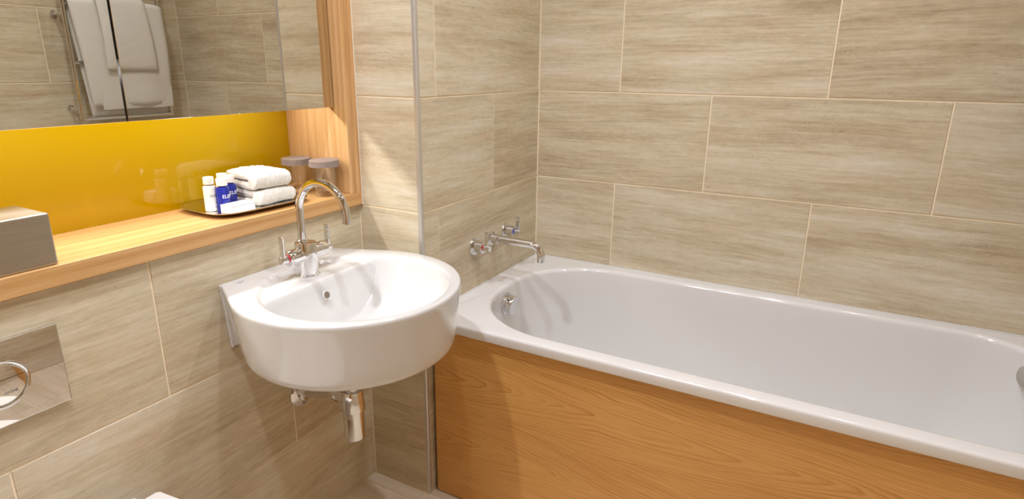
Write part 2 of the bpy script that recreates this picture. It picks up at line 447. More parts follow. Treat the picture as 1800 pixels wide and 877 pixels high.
# ------------------------------------------------------------------ oak shelf surround
SF, SZ = .0125, .9255            # shelf front, shelf top
YR = -.0445                      # inner face of the right side panel
su = thing('shelf_surround', 'long light oak shelf and frame recessed in the tiled wall with a yellow glass back', 'shelf', (0, -.9, NZ0))
bm = B(); box(bm, -.215, SF, NY0+.001, -.0006, NZ0, SZ, .0012); obj('shelf_board', bm, M['oak'], su, angle=15)
bm = B(); box(bm, -.215, SF, YR, -.0006, SZ, NZ1-.038, .0012); obj('side_panel', bm, M['oak_v'], su, angle=15)
bm = B(); box(bm, -.215, SF, NY0+.001, NY0+.044, SZ, NZ1-.038, .0012); obj('side_panel', bm, M['oak_v'], su, angle=15)
bm = B(); box(bm, -.215, SF, NY0+.001, -.0006, NZ1-.038, NZ1-.001, .0012); obj('top_board', bm, M['oak'], su, angle=30)
bm = B(); box(bm, -.2215, -.2155, NY0+.002, -.001, NZ0+.001, NZ1-.002); obj('back_panel', bm, M['yellow'], su, False, label='glossy yellow glass back panel')

# ------------------------------------------------------------------ mirror cabinet
XM, ZM = -.027, 1.1573
mc = thing('mirror_cabinet', 'wide mirror-fronted cabinet above the yellow back panel and oak shelf', 'cabinet', (-.1, -.9, 1.27))
bm = B(); box(bm, -.215, XM-.0215, NY0+.046, YR-.002, 1.27, NZ1-.04); obj('carcass', bm, M['oak'], mc, False)
for a, b in ((-.5865, YR-.0035), (-1.1215, -.5905), (NY0+.048, -1.1255)):
    bm = B(); box(bm, XM-.021, XM-.004, a, b, ZM, NZ1-.044, .0008)
    d_ = obj('door', bm, M['mirror_edge'], mc, angle=15)
    bm = B(); box(bm, XM-.004, XM, a, b, ZM, NZ1-.044, .0006, 1)
    obj('mirror_pane', bm, M['mirror'], d_, False)
bm = B(); box(bm, -.19, -.14, NY0+.06, YR-.01, 1.262, 1.27); obj('light_strip', bm, M['alu'], mc, False)

# ------------------------------------------------------------------ bath
RZ = .588
bath = thing('bathtub', 'white enamel bathtub with chrome overflow set behind an oak panel', 'bathtub', (.96, .35, 0))
def rrect(x0, x1, y0, y1, r, r2=None, n=24, ns=14):
    """rounded rectangle, corner arcs of n steps and ns steps on each side; same count for every call"""
    P = []
    if r2 is None: r2 = r
    cs = [((x1-r2, y1-r2), 0, r2), ((x0+r, y1-r), PI/2, r), ((x0+r, y0+r), PI, r), ((x1-r2, y0+r2), 3*PI/2, r2)]
    for q, (c, a0, r) in enumerate(cs):
        P += [(c[0]+r*math.cos(a0+PI/2*i/n), c[1]+r*math.sin(a0+PI/2*i/n)) for i in range(n+1)]
        c2, a2, r_n = cs[(q+1) % 4]
        e = P[-1]; s = (c2[0]+r_n*math.cos(a2), c2[1]+r_n*math.sin(a2))
        P += [(e[0]+(s[0]-e[0])*i/ns, e[1]+(s[1]-e[1])*i/ns) for i in range(1, ns)]
    return P
XB0, XB1, YB0, YB1 = D+.001, XE-.001, .0, W-.001
R_ = []
def ring(ps, z): R_.append([(x, y, z) for x, y in ps])
ring(rrect(XB0, XB1, YB0+.022, YB1, .004), RZ-.0295)
ring(rrect(XB0, XB1, YB0+.002, YB1, .004), RZ-.0295)
ring(rrect(XB0, XB1, YB0+.0005, YB1, .004), RZ-.027)
for a in range(0, 7):
    t = PI/2*a/6; k = .0075
    ring(rrect(XB0, XB1, YB0+k*(1-math.cos(t)), YB1, .004), RZ-k+k*math.sin(t))
OX0, OX1, OY0, OY1, OR, OR2 = .290, 1.700, .052, .650, .268, .19
top = (OX0, OX1, OY0, OY1, OR, OR2); bot = (.42, 1.34, .165, .535, .13, .13)
k = .014
for a in range(0, 7):                       # rolled edge into the tub
    t = PI/2*a/6
    s = k*math.sin(t)-k
    ring(rrect(OX0+s, OX1-s, OY0+s, OY1-s, OR-s, OR2-s), RZ-k+k*math.cos(t))
DEP = .40
for i in range(1, 25):
    ph = PI/2*i/24
    h = 1-math.cos(ph)**.62; zd = math.sin(ph)**.80
    q = [top[j]+(bot[j]-top[j])*h for j in range(6)]
    ring(rrect(*q), RZ-k-(DEP-k)*zd)
q = (bot[0]+.15, bot[1]-.15, bot[2]+.1, bot[3]-.1, .05); ring(rrect(*q), RZ-DEP-.002)
bm = B(); loft(bm, R_, cap0=False, cap1=True)
obj('tub_shell', bm, M['enamel'], bath, angle=60)
# overflow filler on the tap end
ov = B()
OVX, OVY, OVZ = .3005, .336, .527
lathe(ov, [(.0350, -.012), (.0350, .0005), (.031, .0015)], (OVX, OVY, OVZ), (1, 0, -.12), 40)
lathe(ov, [(.031, .001), (.0315, .0185), (.0300, .021), (.010, .022)], (OVX, OVY, OVZ), (1, 0, -.12), 40)
ovo = obj('overflow_knob', ov, M['chrome'], bath, label='round chrome overflow knob')
hb = B(); lathe(hb, [(.0035, 0), (.0035, .0012)], (OVX+.010, OVY-.0218, OVZ+.0222), (0, -.7, .72), 14)
obj('overflow_slot', hb, M['dark'], ovo, label='dark hole')
# plain grey disc on the far end, and waste
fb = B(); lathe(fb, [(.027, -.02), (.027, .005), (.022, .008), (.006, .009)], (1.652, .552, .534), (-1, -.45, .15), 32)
obj('end_disc', fb, M['plain_grey'], bath, label='grey round disc')
fb = B(); lathe(fb, [(.03, 0), (.03, .004), (.02, .006)], (.50, .35, RZ-DEP-.003), (0, 0, 1), 28); obj('waste', fb, M['chrome'], bath)
# sealant bead along the walls
sb = B()
box(sb, D+.0005, XE-.0005, W-.006, W-.0005, RZ-.001, RZ+.004, .0015); box(sb, D+.0003, D+.005, 0.02, W-.006, RZ-.001, RZ+.0035, .0015)
obj('sealant_bead', sb, M['enamel'], bath)
# oak bath panel
bm = B(); box(bm, .2265, XE-.003, .026, .044, .004, RZ-.0297, .001)
obj('front_panel', bm, M['oak_panel'], bath, angle=15, label='warm oak veneer panel')

# ------------------------------------------------------------------ bath taps
def flat_lever(bm, x, y, z0, z1, wx, wy):
    box(bm, x-wx/2, x+wx/2, y-wy/2, y+wy/2, z0, z1, .0012)
bt = thing('bath_tap_handle', 'chrome bath handle with a red ring, nearer the basin on the tiled wall', 'tap', (D, .262, .728), 0, None)
def bath_handle(root, y, z, ringmat, flip):
    bm = B(); lathe(bm, [(.0275, 0), (.0275, .0045), (.0265, .006), (.018, .006)], (D+.0002, y, z), (1, 0, 0), 40); obj('wall_plate', bm, M['chrome'], root)
    bm = B(); lathe(bm, [(.0185, .005), (.0185, .034), (.0175, .035), (.010, .035)], (D, y, z), (1, 0, 0), 36); obj('body', bm, M['chrome'], root)
    bm = B(); lathe(bm, [(.0100, .0350), (.0100, .0366)], (D, y, z), (1, 0, 0), 28); obj('indicator_ring', bm, ringmat, root, label='coloured ring')
    bm = B(); lathe(bm, [(.0095, .037), (.0095, .058), (.0085, .059)], (D, y, z), (1, 0, 0), 28); hub = obj('hub', bm, M['chrome'], root)
    bm = B(); flat_lever(bm, D+.0475, y-.001, z-.004, z+.052, .0125, .005); obj('lever', bm, M['chrome'], root, angle=15)
bath_handle(bt, .262, .728, M['red_mark'], 0)
bt2 = thing('bath_tap_handle', 'chrome bath handle with a blue ring, near the far wall corner', 'tap', (D, .462, .734))
bath_handle(bt2, .462, .734, M['blue_mark'], 0)
bs = thing('bath_spout', 'long chrome wall spout curving down over the bathtub', 'tap', (D, .362, .731))
bm = B(); lathe(bm, [(.0235, 0), (.0235, .005), (.0175, .0065)], (D+.0002, .362, .731), (1, 0, 0), 36); obj('wall_plate', bm, M['chrome'], bs)
bm = B(); lathe(bm, [(.0165, .005), (.0165, .030), (.0155, .031), (.0125, .031)], (D, .362, .731), (1, 0, 0), 36); obj('collar', bm, M['chrome'], bs)
pts = [(D+.02+.13*i/8, .362, .731) for i in range(9)]
pts += arc((D+.150, .362, .697), .034, PI/2, 0, 12, (1, 0, 0), (0, 0, 1))[1:] + [(D+.184, .362, .688), (D+.184, .362, .679)]
bm = B(); tube(bm, pts, .0122, 28); obj('spout', bm, M['chrome'], bs)

# ------------------------------------------------------------------ wash basin
BC = Vector((.234, -.298)); BR = .2545; CI = Vector((.257, -.300)); ZB = .790
def hull():
    P = [(BC.x+BR*math.cos(2*PI*i/360), BC.y+BR*math.sin(2*PI*i/360)) for i in range(360)]
    P += [(.003, -.462), (.003, -.120)]
    P = sorted(set((round(a, 6), round(b, 6)) for a, b in P if a >= .003))
    def half(Q):
        h = []
        for p in Q:
            while len(h) > 1 and (h[-1][0]-h[-2][0])*(p[1]-h[-2][1])-(h[-1][1]-h[-2][1])*(p[0]-h[-2][0]) <= 0: h.pop()
            h.append(p)
        return h[:-1]
    return half(P)+half(P[::-1])
H_ = hull()
def cast(poly, c, d):
    best = None
    for (x0, y0), (x1, y1) in zip(poly, poly[1:]+poly[:1]):
        ex, ey = x1-x0, y1-y0; den = d[0]*ey-d[1]*ex
        if abs(den) < 1e-12: continue
        t = ((x0-c[0])*ey-(y0-c[1])*ex)/den; s = ((x0-c[0])*d[1]-(y0-c[1])*d[0])/den
        if t > 0 and -1e-6 <= s <= 1+1e-6 and (best is None or t < best): best = t
    return best
NA = 192
AN = [2*PI*i/NA for i in range(NA)]
for tgt in ((.003, -.462), (.003, -.120)):      # snap two rays onto the back corners
    a = math.atan2(tgt[1]-CI.y, tgt[0]-CI.x) % (2*PI)
    i = min(range(NA), key=lambda q: abs(AN[q]-a)); AN[i] = a
DIR = [(math.cos(a), math.sin(a)) for a in AN]
OUT = [cast(H_, CI, d) for d in DIR]
def outer(s, z, dx=0):
    r = []
    for d, t in zip(DIR, OUT):
        x, y = CI.x+d[0]*t, CI.y+d[1]*t
        nx, ny = CI.x+d[0]*t*s, CI.y+d[1]*t*s
        wgt = min(1, max(0, (x-.003)/.03))
        nx = x+(nx-x)*wgt
        r.append((max(.003, nx+dx*wgt), ny, z))
    return r
def inner(rr, z): return [(CI.x+d[0]*rr, CI.y+d[1]*rr, z) for d in DIR]
LX, LZ, FZ = .1515, .7815, .668        # ledge front, ledge height, bowl floor
def smax(a, b, k):
    h = max(0, min(1, .5+.5*(a-b)/k)); return b+(a-b)*h+k*h*(1-h)
def bowl_z(x, y):
    rho = math.hypot(x-CI.x, y-CI.y)/.2075
    rho = min(rho, 1.0)
    b = FZ + (.7865-FZ)*rho**4.2
    t = (x-LX)
    ledge = LZ + .0006*0 if t < 0 else LZ - t*3.2 - .25*0
    ledge = min(LZ, LZ - (t)*3.4)
    # round the ledge's front edge
    e = .007
    if -e < t < e: ledge = LZ - 3.4*(t+e)**2/(4*e)
    return min(.7895, smax(b, ledge, .010) if b < LZ+.01 else max(b, ledge))
RB = []
for s, z in ((.30, .645), (.80, .638), (.875, .6385), (.91, .642), (.930, .649), (.942, .660), (.955, .684), (.975, .73), (.994, .772)):
    RB.append(outer(s, z))
for s, z in ((.9985, .7815), (.9985, .7845), (.995, .7875), (.989, .7893), (.980, ZB)): RB.append(outer(s, z))
RB.append(inner(.2190, ZB)); RB.append(inner(.2150, .7897)); RB.append(inner(.2115, .7886)); RB.append(inner(.2090, .7868))
NR = 70
for i in range(1, NR):
    rr = .2075*(1-i/NR)
    RB.append([(CI.x+d[0]*rr, CI.y+d[1]*rr, bowl_z(CI.x+d[0]*rr, CI.y+d[1]*rr)) for d in DIR])
basin = thing('wash_basin', 'white ceramic round-fronted wall basin beside the bathtub under the oak shelf', 'basin', (.003, -.295, .63))
bm = B(); loft(bm, RB, True, True)
obj('bowl', bm, M['ceramic'], basin, angle=50)
bm = B(); loft(bm, [[(x, ym+(y-ym)*k, z) for x, y in ((.0004, -.4655), (.0055, -.4655), (.0075, -.4635), (.0075, -.1185), (.0055, -.1165), (.0004, -.1165))] for ym in (-.291,) for k, z in ((.925, .636), (.935, .634), (.940, .636), (.992, .780), (.996, .787), (.990, .7896))]); obj('back_flange', bm, M['ceramic'], basin, angle=40)
bm = B(); lathe(bm, [(.0105, -.001), (.0105, .0015), (.0085, .0015), (.0078, -.0005)], (.1725, -.312, .7495), (1, 0, .295), 32, cap0=False, cap1=False)
obj('overflow_rim', bm, M['ceramic'], basin)
bm = B(); lathe(bm, [(.0086, -.001), (.0086, .0013)], (.1725, -.312, .7495), (1, 0, .295), 28); obj('overflow_hole', bm, M['hole'], basin, label='dark oval overflow hole')
bm = B(); lathe(bm, [(.032, -.004), (.032, .002), (.024, .0035)], (CI.x, CI.y, FZ+.001), (0, 0, 1), 32); obj('waste', bm, M['chrome'], basin)
# maker's mark on the back left of the rim
bm = B(); lathe(bm, [(.0058, 0), (.0058, .0003), (.0048, .0003), (.0048, 0)], (.026, -.4290, ZB), (0, 0, 1), 28, cap0=False, cap1=False)
t2 = text_mesh('S', .0085, .0001); t2.transform(Matrix.Translation((.026, -.4290, ZB+.0002)) @ Matrix.Rotation(PI/2, 4, 'Z'))
me_ = bpy.data.meshes.new('tmp'); t2.to_mesh(me_); t2.free(); bm.from_mesh(me_); bpy.data.meshes.remove(me_)
box(bm, .0205, .0215, -.4225, -.4125, ZB, ZB+.0003); box(bm, .0225, .0235, -.4225, -.4155, ZB, ZB+.0003)
obj('maker_mark', bm, M['blue_print'], basin, False, label='small blue-grey printed mark')

# ------------------------------------------------------------------ basin tap
TX, TY, TZ = .098, -.295, LZ
tp = thing('basin_tap', 'tall chrome swan-neck mixer tap with two lever handles on the white basin', 'tap', (TX, TY, TZ))
bm = B(); lathe(bm, [(.0275, 0), (.0275, .004), (.0255, .0055), (.0255, .078), (.0248, .081), (.022, .082)], (TX, TY, TZ), (0, 0, 1), 44); obj('body', bm, M['chrome'], tp)
NX = TX-.010
bm = B(); lathe(bm, [(.0125, .081), (.0125, .086), (.0105, .088)], (NX, TY, TZ), (0, 0, 1), 32); obj('neck_collar', bm, M['chrome'], tp)
rA = .0735; zc = .9375
pts = [(NX, TY, TZ+.08+(zc-TZ-.08)*i/6) for i in range(7)] + arc((NX+rA, TY, zc), rA, PI, -.16, 30, (1, 0, 0), (0, 0, 1))[1:]
bm = B(); tube(bm, pts, .0092, 28); obj('spout', bm, M['chrome'], tp)
HZ = TZ+.054
for sgn, rm in ((-1, M['red_mark']), (1, M['blue_mark'])):
    bm = B(); lathe(bm, [(.0185, .018), (.0185, .054), (.0175, .056), (.010, .056)], (TX, TY, HZ), (0, sgn, 0), 36); h_ = obj('handle', bm, M['chrome'], tp)
    bm = B(); lathe(bm, [(.0100, .0560), (.0100, .0576)], (TX, TY, HZ), (0, sgn, 0), 28); obj('indicator_ring', bm, rm, h_, label='red ring' if sgn < 0 else 'blue ring')
    bm = B(); lathe(bm, [(.0095, .0575), (.0095, .075), (.0085, .076)], (TX, TY, HZ), (0, sgn, 0), 28); obj('hub', bm, M['chrome'], h_)
    bm = B(); box(bm, TX-.0065, TX+.0065, TY+sgn*.0685-.0024, TY+sgn*.0685+.0024, HZ-.002, HZ+.056, .001); obj('lever', bm, M['chrome'], h_, angle=15)

# ------------------------------------------------------------------ bottle trap under the basin
tr = thing('bottle_trap', 'chrome bottle trap with outlet pipe under the white basin', 'trap', (.214, -.295, .37))
bm = B(); lathe(bm, [(.0215, 0), (.0245, .0025), (.0255, .006), (.0255, .082)], (.214, -.295, .372), (0, 0, 1), 40); obj('bottle', bm, M['chrome'], tr)
bm = B(); lathe(bm, [(.0275, .080), (.0295, .082), (.0295, .090), (.0255, .128), (.0235, .133), (.016, .134)], (.214, -.295, .372), (0, 0, 1), 40); obj('collar', bm, M['chrome'], tr)
bm = B(); lathe(bm, [(.016, .13), (.016, .258)], (.214, -.295, .372), (0, 0, 1), 28); obj('inlet_pipe', bm, M['chrome'], tr)
bm = B(); tube(bm, [(.205, -.295, .487), (.168, -.293, .482)], .0195, 28); tube(bm, [(.169, -.293, .482), (.160, -.2925, .481)], .022, 28); obj('outlet_nut', bm, M['chrome'], tr)
bm = B(); tube(bm, [(.165, -.293, .482), (.06, -.277, .444), (.0, -.268, .424)], .0145, 24); obj('outlet_pipe', bm, M['chrome'], tr)
bm = B(); lathe(bm, [(.038, .0003), (.037, .004), (.029, .007), (.019, .0085), (.0185, .02), (.0145, .021)], (0, -.268, .424), (1, 0, 0), 36); obj('wall_flange', bm, M['chrome'], tr)

# ------------------------------------------------------------------ flush plate
PC = (-.8855, .7485)
fp = thing('flush_plate', 'square-cornered polished chrome flush plate with a ring button on the left wall', 'flush plate', (0, PC[0], PC[1]))
bm = B(); box(bm, .0004, .0095, PC[0]-.0965, PC[0]+.0965, PC[1]-.075, PC[1]+.075, .0015); obj('plate', bm, M['chrome_flat'], fp, angle=15)
bm = B(); rg = []
for i in range(64):
    a = 2*PI*i/64
    rg.append([(.0100+.0028*math.cos(2*PI*k_/10), PC[0]+(.0400+.0028*math.sin(2*PI*k_/10))*math.cos(a), PC[1]+(.0400+.0028*math.sin(2*PI*k_/10))*math.sin(a)) for k_ in range(10)])
loft(bm, rg+[rg[0]], False, False); bmesh.ops.remove_doubles(bm, verts=bm.verts, dist=1e-6); obj('button_ring', bm, M['chrome'], fp)
for sgn in (1, -1):
    bm = B(); lathe(bm, [(.0372, -.0005)] + [(.0372*math.cos(PI/2*q/12), .0002+.0032*math.sin(PI/2*q/12)**1.0) for q in range(12)] + [(.0008, .0034)], (.0094, PC[0], PC[1]), (1, 0, 0), 64)
    cut = PC[1]+.0085+sgn*.0004
    bmesh.ops.bisect_plane(bm, geom=bm.verts[:]+bm.edges[:]+bm.faces[:], plane_co=(0, 0, cut), plane_no=(0, 0, -sgn), clear_outer=True)
    bt_ = obj('button', bm, M['chrome_flat'], fp, angle=40)
tm = text_mesh('GROHE', .0060, .0001); tm.transform(Matrix.Translation((.0127, PC[0]+.011, PC[1]-.0165)) @ Matrix.Rotation(PI/2, 4, 'Z') @ Matrix.Rotation(PI/2, 4, 'X'))
obj('maker_name', tm, M['grey_print'], bt_, False, label='small grey printed name')

# ------------------------------------------------------------------ toilet below the flush plate
tc = -.880
to = thing('toilet', 'white wall-hung toilet with closed lid below the flush plate', 'toilet', (0.05, tc, .1))
def dshape(x0, x1, hw, z, n=48, bulge=1.0):
    P = []
    cx = x0+(x1-x0)*.50; hb = hw*bulge
    def pw(v, e): return math.copysign(abs(v)**e, v)
    for i in range(n+1):
        a = -PI/2+PI*i/n
        P.append((cx+(x1-cx)*pw(math.cos(a), .85), tc+hb*pw(math.sin(a), .85), z))
    for q in (.75, .5, .25): P.append((x0+(cx-x0)*q, tc+hw+(hb-hw)*math.sin(q*PI/2), z))
    P += [(x0+.006, tc+hw, z), (x0, tc+hw-.006, z), (x0, tc-hw+.006, z), (x0+.006, tc-hw, z)]
    for q in (.25, .5, .75): P.append((x0+(cx-x0)*q, tc-hw-(hb-hw)*math.sin(q*PI/2), z))
    return P
bm = B(); loft(bm, [dshape(.002, .34, .09, .10), dshape(.002, .38, .115, .13), dshape(.002, .46, .15, .26), dshape(.002, .575, .175, .375, bulge=1.08), dshape(.002, .580, .178, .392, bulge=1.08), dshape(.004, .578, .176, .395, bulge=1.08)])
obj('pan', bm, M['ceramic'], to)
bm = B(); loft(bm, [dshape(.058, .597, .184, .397, bulge=1.1), dshape(.057, .599, .1855, .400, bulge=1.1), dshape(.057, .599, .1855, .408, bulge=1.1), dshape(.058, .598, .1845, .4105, bulge=1.1)]); obj('seat', bm, M['white_plastic'], to)
bm = B(); loft(bm, [dshape(.058, .599, .1845, .4115, bulge=1.1), dshape(.057, .600, .186, .414, bulge=1.1), dshape(.057, .600, .186, .427, bulge=1.1), dshape(.059, .598, .184, .4295, bulge=1.1), dshape(.064, .592, .179, .430, bulge=1.1)]); obj('lid', bm, M['white_plastic'], to)
for s in (-.155+.02, .155-.02):
    bm = B(); lathe(bm, [(.010, -.018), (.012, -.016), (.012, .016), (.010, .018)], (.034, tc+s, .412), (0, 1, 0), 24); lathe(bm, [(.011, -.02), (.011, 0)], (.034, tc+s, .413), (0, 0, 1), 20); obj('hinge', bm, M['white_plastic'], to)

# ------------------------------------------------------------------ towel rail and towels on the right wall (seen in the mirror)
RX = 1.630
RL, RRt = .148, .545
tl = thing('towel_rail', 'chrome ladder towel rail on the right wall, seen in the mirror', 'towel rail', (RX, .35, 1.0))
for y in (RL, RRt):
    bm = B(); tube(bm, [(RX, y, 1.027), (RX, y, 1.80)], .0085, 18); obj('upright', bm, M['chrome'], tl)
    for z in (1.078, 1.462, 1.76):
        bm = B(); tube(bm, [(RX+.004, y, z), (XE, y, z)], .0075, 14); lathe(bm, [(.014, 0), (.014, .005), (.0075, .007)], (XE-.0003, y, z), (-1, 0, 0), 20); obj('wall_bracket', bm, M['chrome'], tl)
for z in (1.036, 1.268, 1.50, 1.74):
    bm = B(); tube(bm, [(RX, RL, z), (RX, RRt, z)], .0075, 16); obj('rung', bm, M['chrome'], tl)

def drape(name, label, rx, rz, gap, y0t, y1t, y0b, y1b, zf, zb, th, fold, parent=None, nz=26, ny=22, amp=.004, seed=0):
    """a towel hung over a bar at (rx, rz); front layer towards -x down to zf, back layer down to zb"""
    path = [(rx+gap, zb+(rz-zb)*i/nz) for i in range(nz+1)]
    path += [(rx+gap*math.cos(PI*i/12), rz+gap*math.sin(PI*i/12)) for i in range(1, 12)]
    path += [(rx-gap-.010*math.sin(i/nz*PI*.9), rz+(zf-rz)*i/nz) for i in range(nz+1)]
    def pt(i, f, side):
        x, z = path[i]
        drop = max(0, (rz-z)/(rz-min(zf, zb)))
        y = (y0t+(y0b-y0t)*drop)*(1-f)+(y1t+(y1b-y1t)*drop)*f
        a = path[max(0, i-1)]; b = path[min(len(path)-1, i+1)]
        n = Vector((b[1]-a[1], -(b[0]-a[0]))).normalized()
        e = min(f, 1-f); rnd = math.sqrt(max(.02, min(1, e*9)*(2-min(1, e*9))))
        endr = math.sqrt(max(.05, 1-(1-min(1, min(i, len(path)-1-i)/2.5))**2))
        wv = amp*noise.noise(Vector((y*9+seed, z*3.5, seed*1.7)))*(.3+drop) + .0012*noise.noise(Vector((y*55, z*55, seed)))
        o = th*.5*rnd*endr*side + wv
        return Vector((x+n.x*o, y, z+n.y*o+.003*noise.noise(Vector((y*14, seed, 3)))*drop))
    bm = B(); N_ = len(path)
    rings = []
    for i in range(N_):
        rings.append([pt(i, k/ny, 1) for k in range(ny+1)] + [pt(i, k/ny, -1) for k in range(ny, -1, -1)])
    loft(bm, rings)
    return obj(name, bm, M['terry'], parent, angle=80, origin=(rx, (y0t+y1t)/2, rz) if not parent else None)

# bath towel: two folded layers, one inside the other
bt_root = drape('bath_towel', '', RX, 1.502, .017, .160, .555, .195, .553, 1.085, 1.040, .014, True, seed=2, amp=.010)
finish(bt_root, 'large white bath towel folded over the chrome rail, reaching nearly to its bottom bar', 'towel')
WM[bt_root.name] = Matrix.Translation(bt_root.location)
drape('inner_fold', '', RX, 1.502, .0135, .162, .550, .235, .548, 1.072, 1.050, .006, True, parent=bt_root, seed=3, amp=.006)
ht = drape('hand_towel', '', RX, 1.506, .0385, .258, .466, .262, .484, 1.238, 1.270, .018, True, seed=5, amp=.006)
finish(ht, 'smaller white hand towel laid over the bath towel on the chrome rail', 'towel')

# ------------------------------------------------------------------ things on the shelf
tb = thing('tissue_box', 'brushed steel tissue box cover on the left of the oak shelf', 'tissue box', (-.056, -.885, SZ))
bm = B(); box(bm, -.114, .0035, -1.005, -.763, SZ+.0003, 1.0175, .003, 3); obj('cover', bm, M['brushed'], tb, angle=12)
bm = B(); loft(bm, [[(-.055+.022*math.cos(2*PI*i/32), -.885+.06*math.sin(2*PI*i/32), z) for i in range(32)] for z in (1.0174, 1.0180)]); obj('slot', bm, M['dark'], tb, label='dark oval slot')
bm = B(); ts = []
for i in range(9):
    f = i/8; ts.append([(-.055+(.012+.012*f)*math.cos(2*PI*k/24)*(1+.3*math.sin(5*k)), -.885+(.03+.02*f)*math.sin(2*PI*k/24)*(1-.5*f*f), 1.0176+.045*f+.01*f*math.sin(k*1.7)) for k in range(24)])
loft(bm, ts, True, True); obj('tissue', bm, M['paper'], tb, label='white tissue')

# tray
TRC = (-.108, -.287)
tray = thing('amenity_tray', 'rounded polished steel tray on the oak shelf under bottles and cloths', 'tray', (TRC[0], TRC[1], SZ), math.radians(-3))
def sup(a, b, z, p=4.0, n=112):
    r = []
    for i in range(n):
        t = 2*PI*i/n; c, s = math.cos(t), math.sin(t)
        x, y = a*math.copysign(abs(c)**(2/p), c), b*math.copysign(abs(s)**(2/p), s)
        ca, sa = math.cos(math.radians(-3)), math.sin(math.radians(-3))
        r.append((TRC[0]+x*ca-y*sa, TRC[1]+x*sa+y*ca, SZ+z))
    return r
bm = B(); loft(bm, [sup(.070, .104, .0010), sup(.080, .114, .0014), sup(.091, .126, .006), sup(.102, .137, .0115), sup(.1025, .1375, .0128), sup(.1015, .1365, .0128), sup(.090, .125, .0075), sup(.080, .114, .0036), sup(.07, .104, .003)])
obj('dish', bm, M['tray'], tray, angle=50)
TZT = SZ+.0032

# folded face cloths
def folded_cloth(label, cx, cy, z0, rz, wu, wv, th, seed):
    """U-fold: two layers, rounded fold to the front (+x), loose ends to the back"""
    h = th/2; r = h*.98
    root = thing('face_cloth', label, 'towel', (cx, cy, z0), rz, 'folded face cloths on the tray')
    ca, sa = math.cos(rz), math.sin(rz)
    g = .0016                                                   # gap between the two layers at the loose side
    top = []; n = 14
    zc = z0+th/2
    out = []                                                    # outline in (v, z): start at back bottom, go front, over the top, back, then in between layers
    V0, V1 = -wv/2, wv/2
    m = 34
    for i in range(m+1): out.append((V0+.004+(V1-r-V0-.004)*i/m, 0.0))
    for i in range(1, n): a = -PI/2+PI*i/n; out.append((V1-r+r*math.cos(a), h+h*math.sin(a)))
    for i in range(m+1): out.append((V1-r+(V0+.006-V1+r)*i/m, th))
    for i in range(1, 6): a = PI/2+PI*i/6; out.append((V0+.006+.006*math.cos(a)*1.2, th-(h-g)/2+(h-g)/2*math.sin(a)))
    for i in range(9): out.append((V0+.006+(wv*.72)*i/8, h+g*(1-.6*i/8)))
    for i in range(8, -1, -1): out.append((V0+.004+(wv*.72)*i/8, h-g*(1-.6*i/8)))
    for i in range(1, 6): a = PI/2+PI*i/6; out.append((V0+.004+.006*math.cos(a)*1.2, (h-g)/2+(h-g)/2*math.sin(a)))
    no = len(out); nrm = []
    for i in range(no):
        a, b = out[i-1], out[(i+1) % no]; v = Vector((b[1]-a[1], -(b[0]-a[0])))
        nrm.append(v.normalized() if v.length > 1e-9 else Vector((0, 0)))
    rings = []; nu = 60
    for k in range(nu+1):
        f = k/nu; e = min(f, 1-f)*wu; q = min(1, e/.007); ins = .0058*(1-math.sqrt(max(0, 1-(1-q)**2)))
        u = -wu/2+f*wu
        R1 = []
        for (v, z), n_ in zip(out, nrm):
            P = Vector((v-n_.x*ins, z-n_.y*ins))
            nz = noise.noise(Vector((u*22+seed, P.x*22, P.y*30)))*.0030 + noise.noise(Vector((u*140, P.x*140+seed, P.y*140)))*.0016 + noise.noise(Vector((u*320, P.x*320+seed, P.y*320)))*.0010
            P = P+n_*nz
            sag = -.0035*(abs(2*f-1)**3)*(P.y/th)
            yy = u+.004*noise.noise(Vector((P.x*25, P.y*60, seed)))*(1 if k in (0, nu) else .5)
            R1.append((cx+P.x*ca-yy*sa, cy+P.x*sa+yy*ca, max(z0+.0003, z0+P.y+sag)))
        rings.append(R1)
    bm = B(); loft(bm, rings)
    obj('cloth', bm, M['terry'], root, angle=80)
    return root
folded_cloth('folded white face cloth lying directly on the tray, lower of the pair', -.111, -.233, TZT, math.radians(-3), .110, .126, .040, 1.0)
folded_cloth('folded white face cloth on top of another cloth on the tray', -.113, -.236, TZT+.0395, math.radians(-6), .106, .124, .043, 8.0)

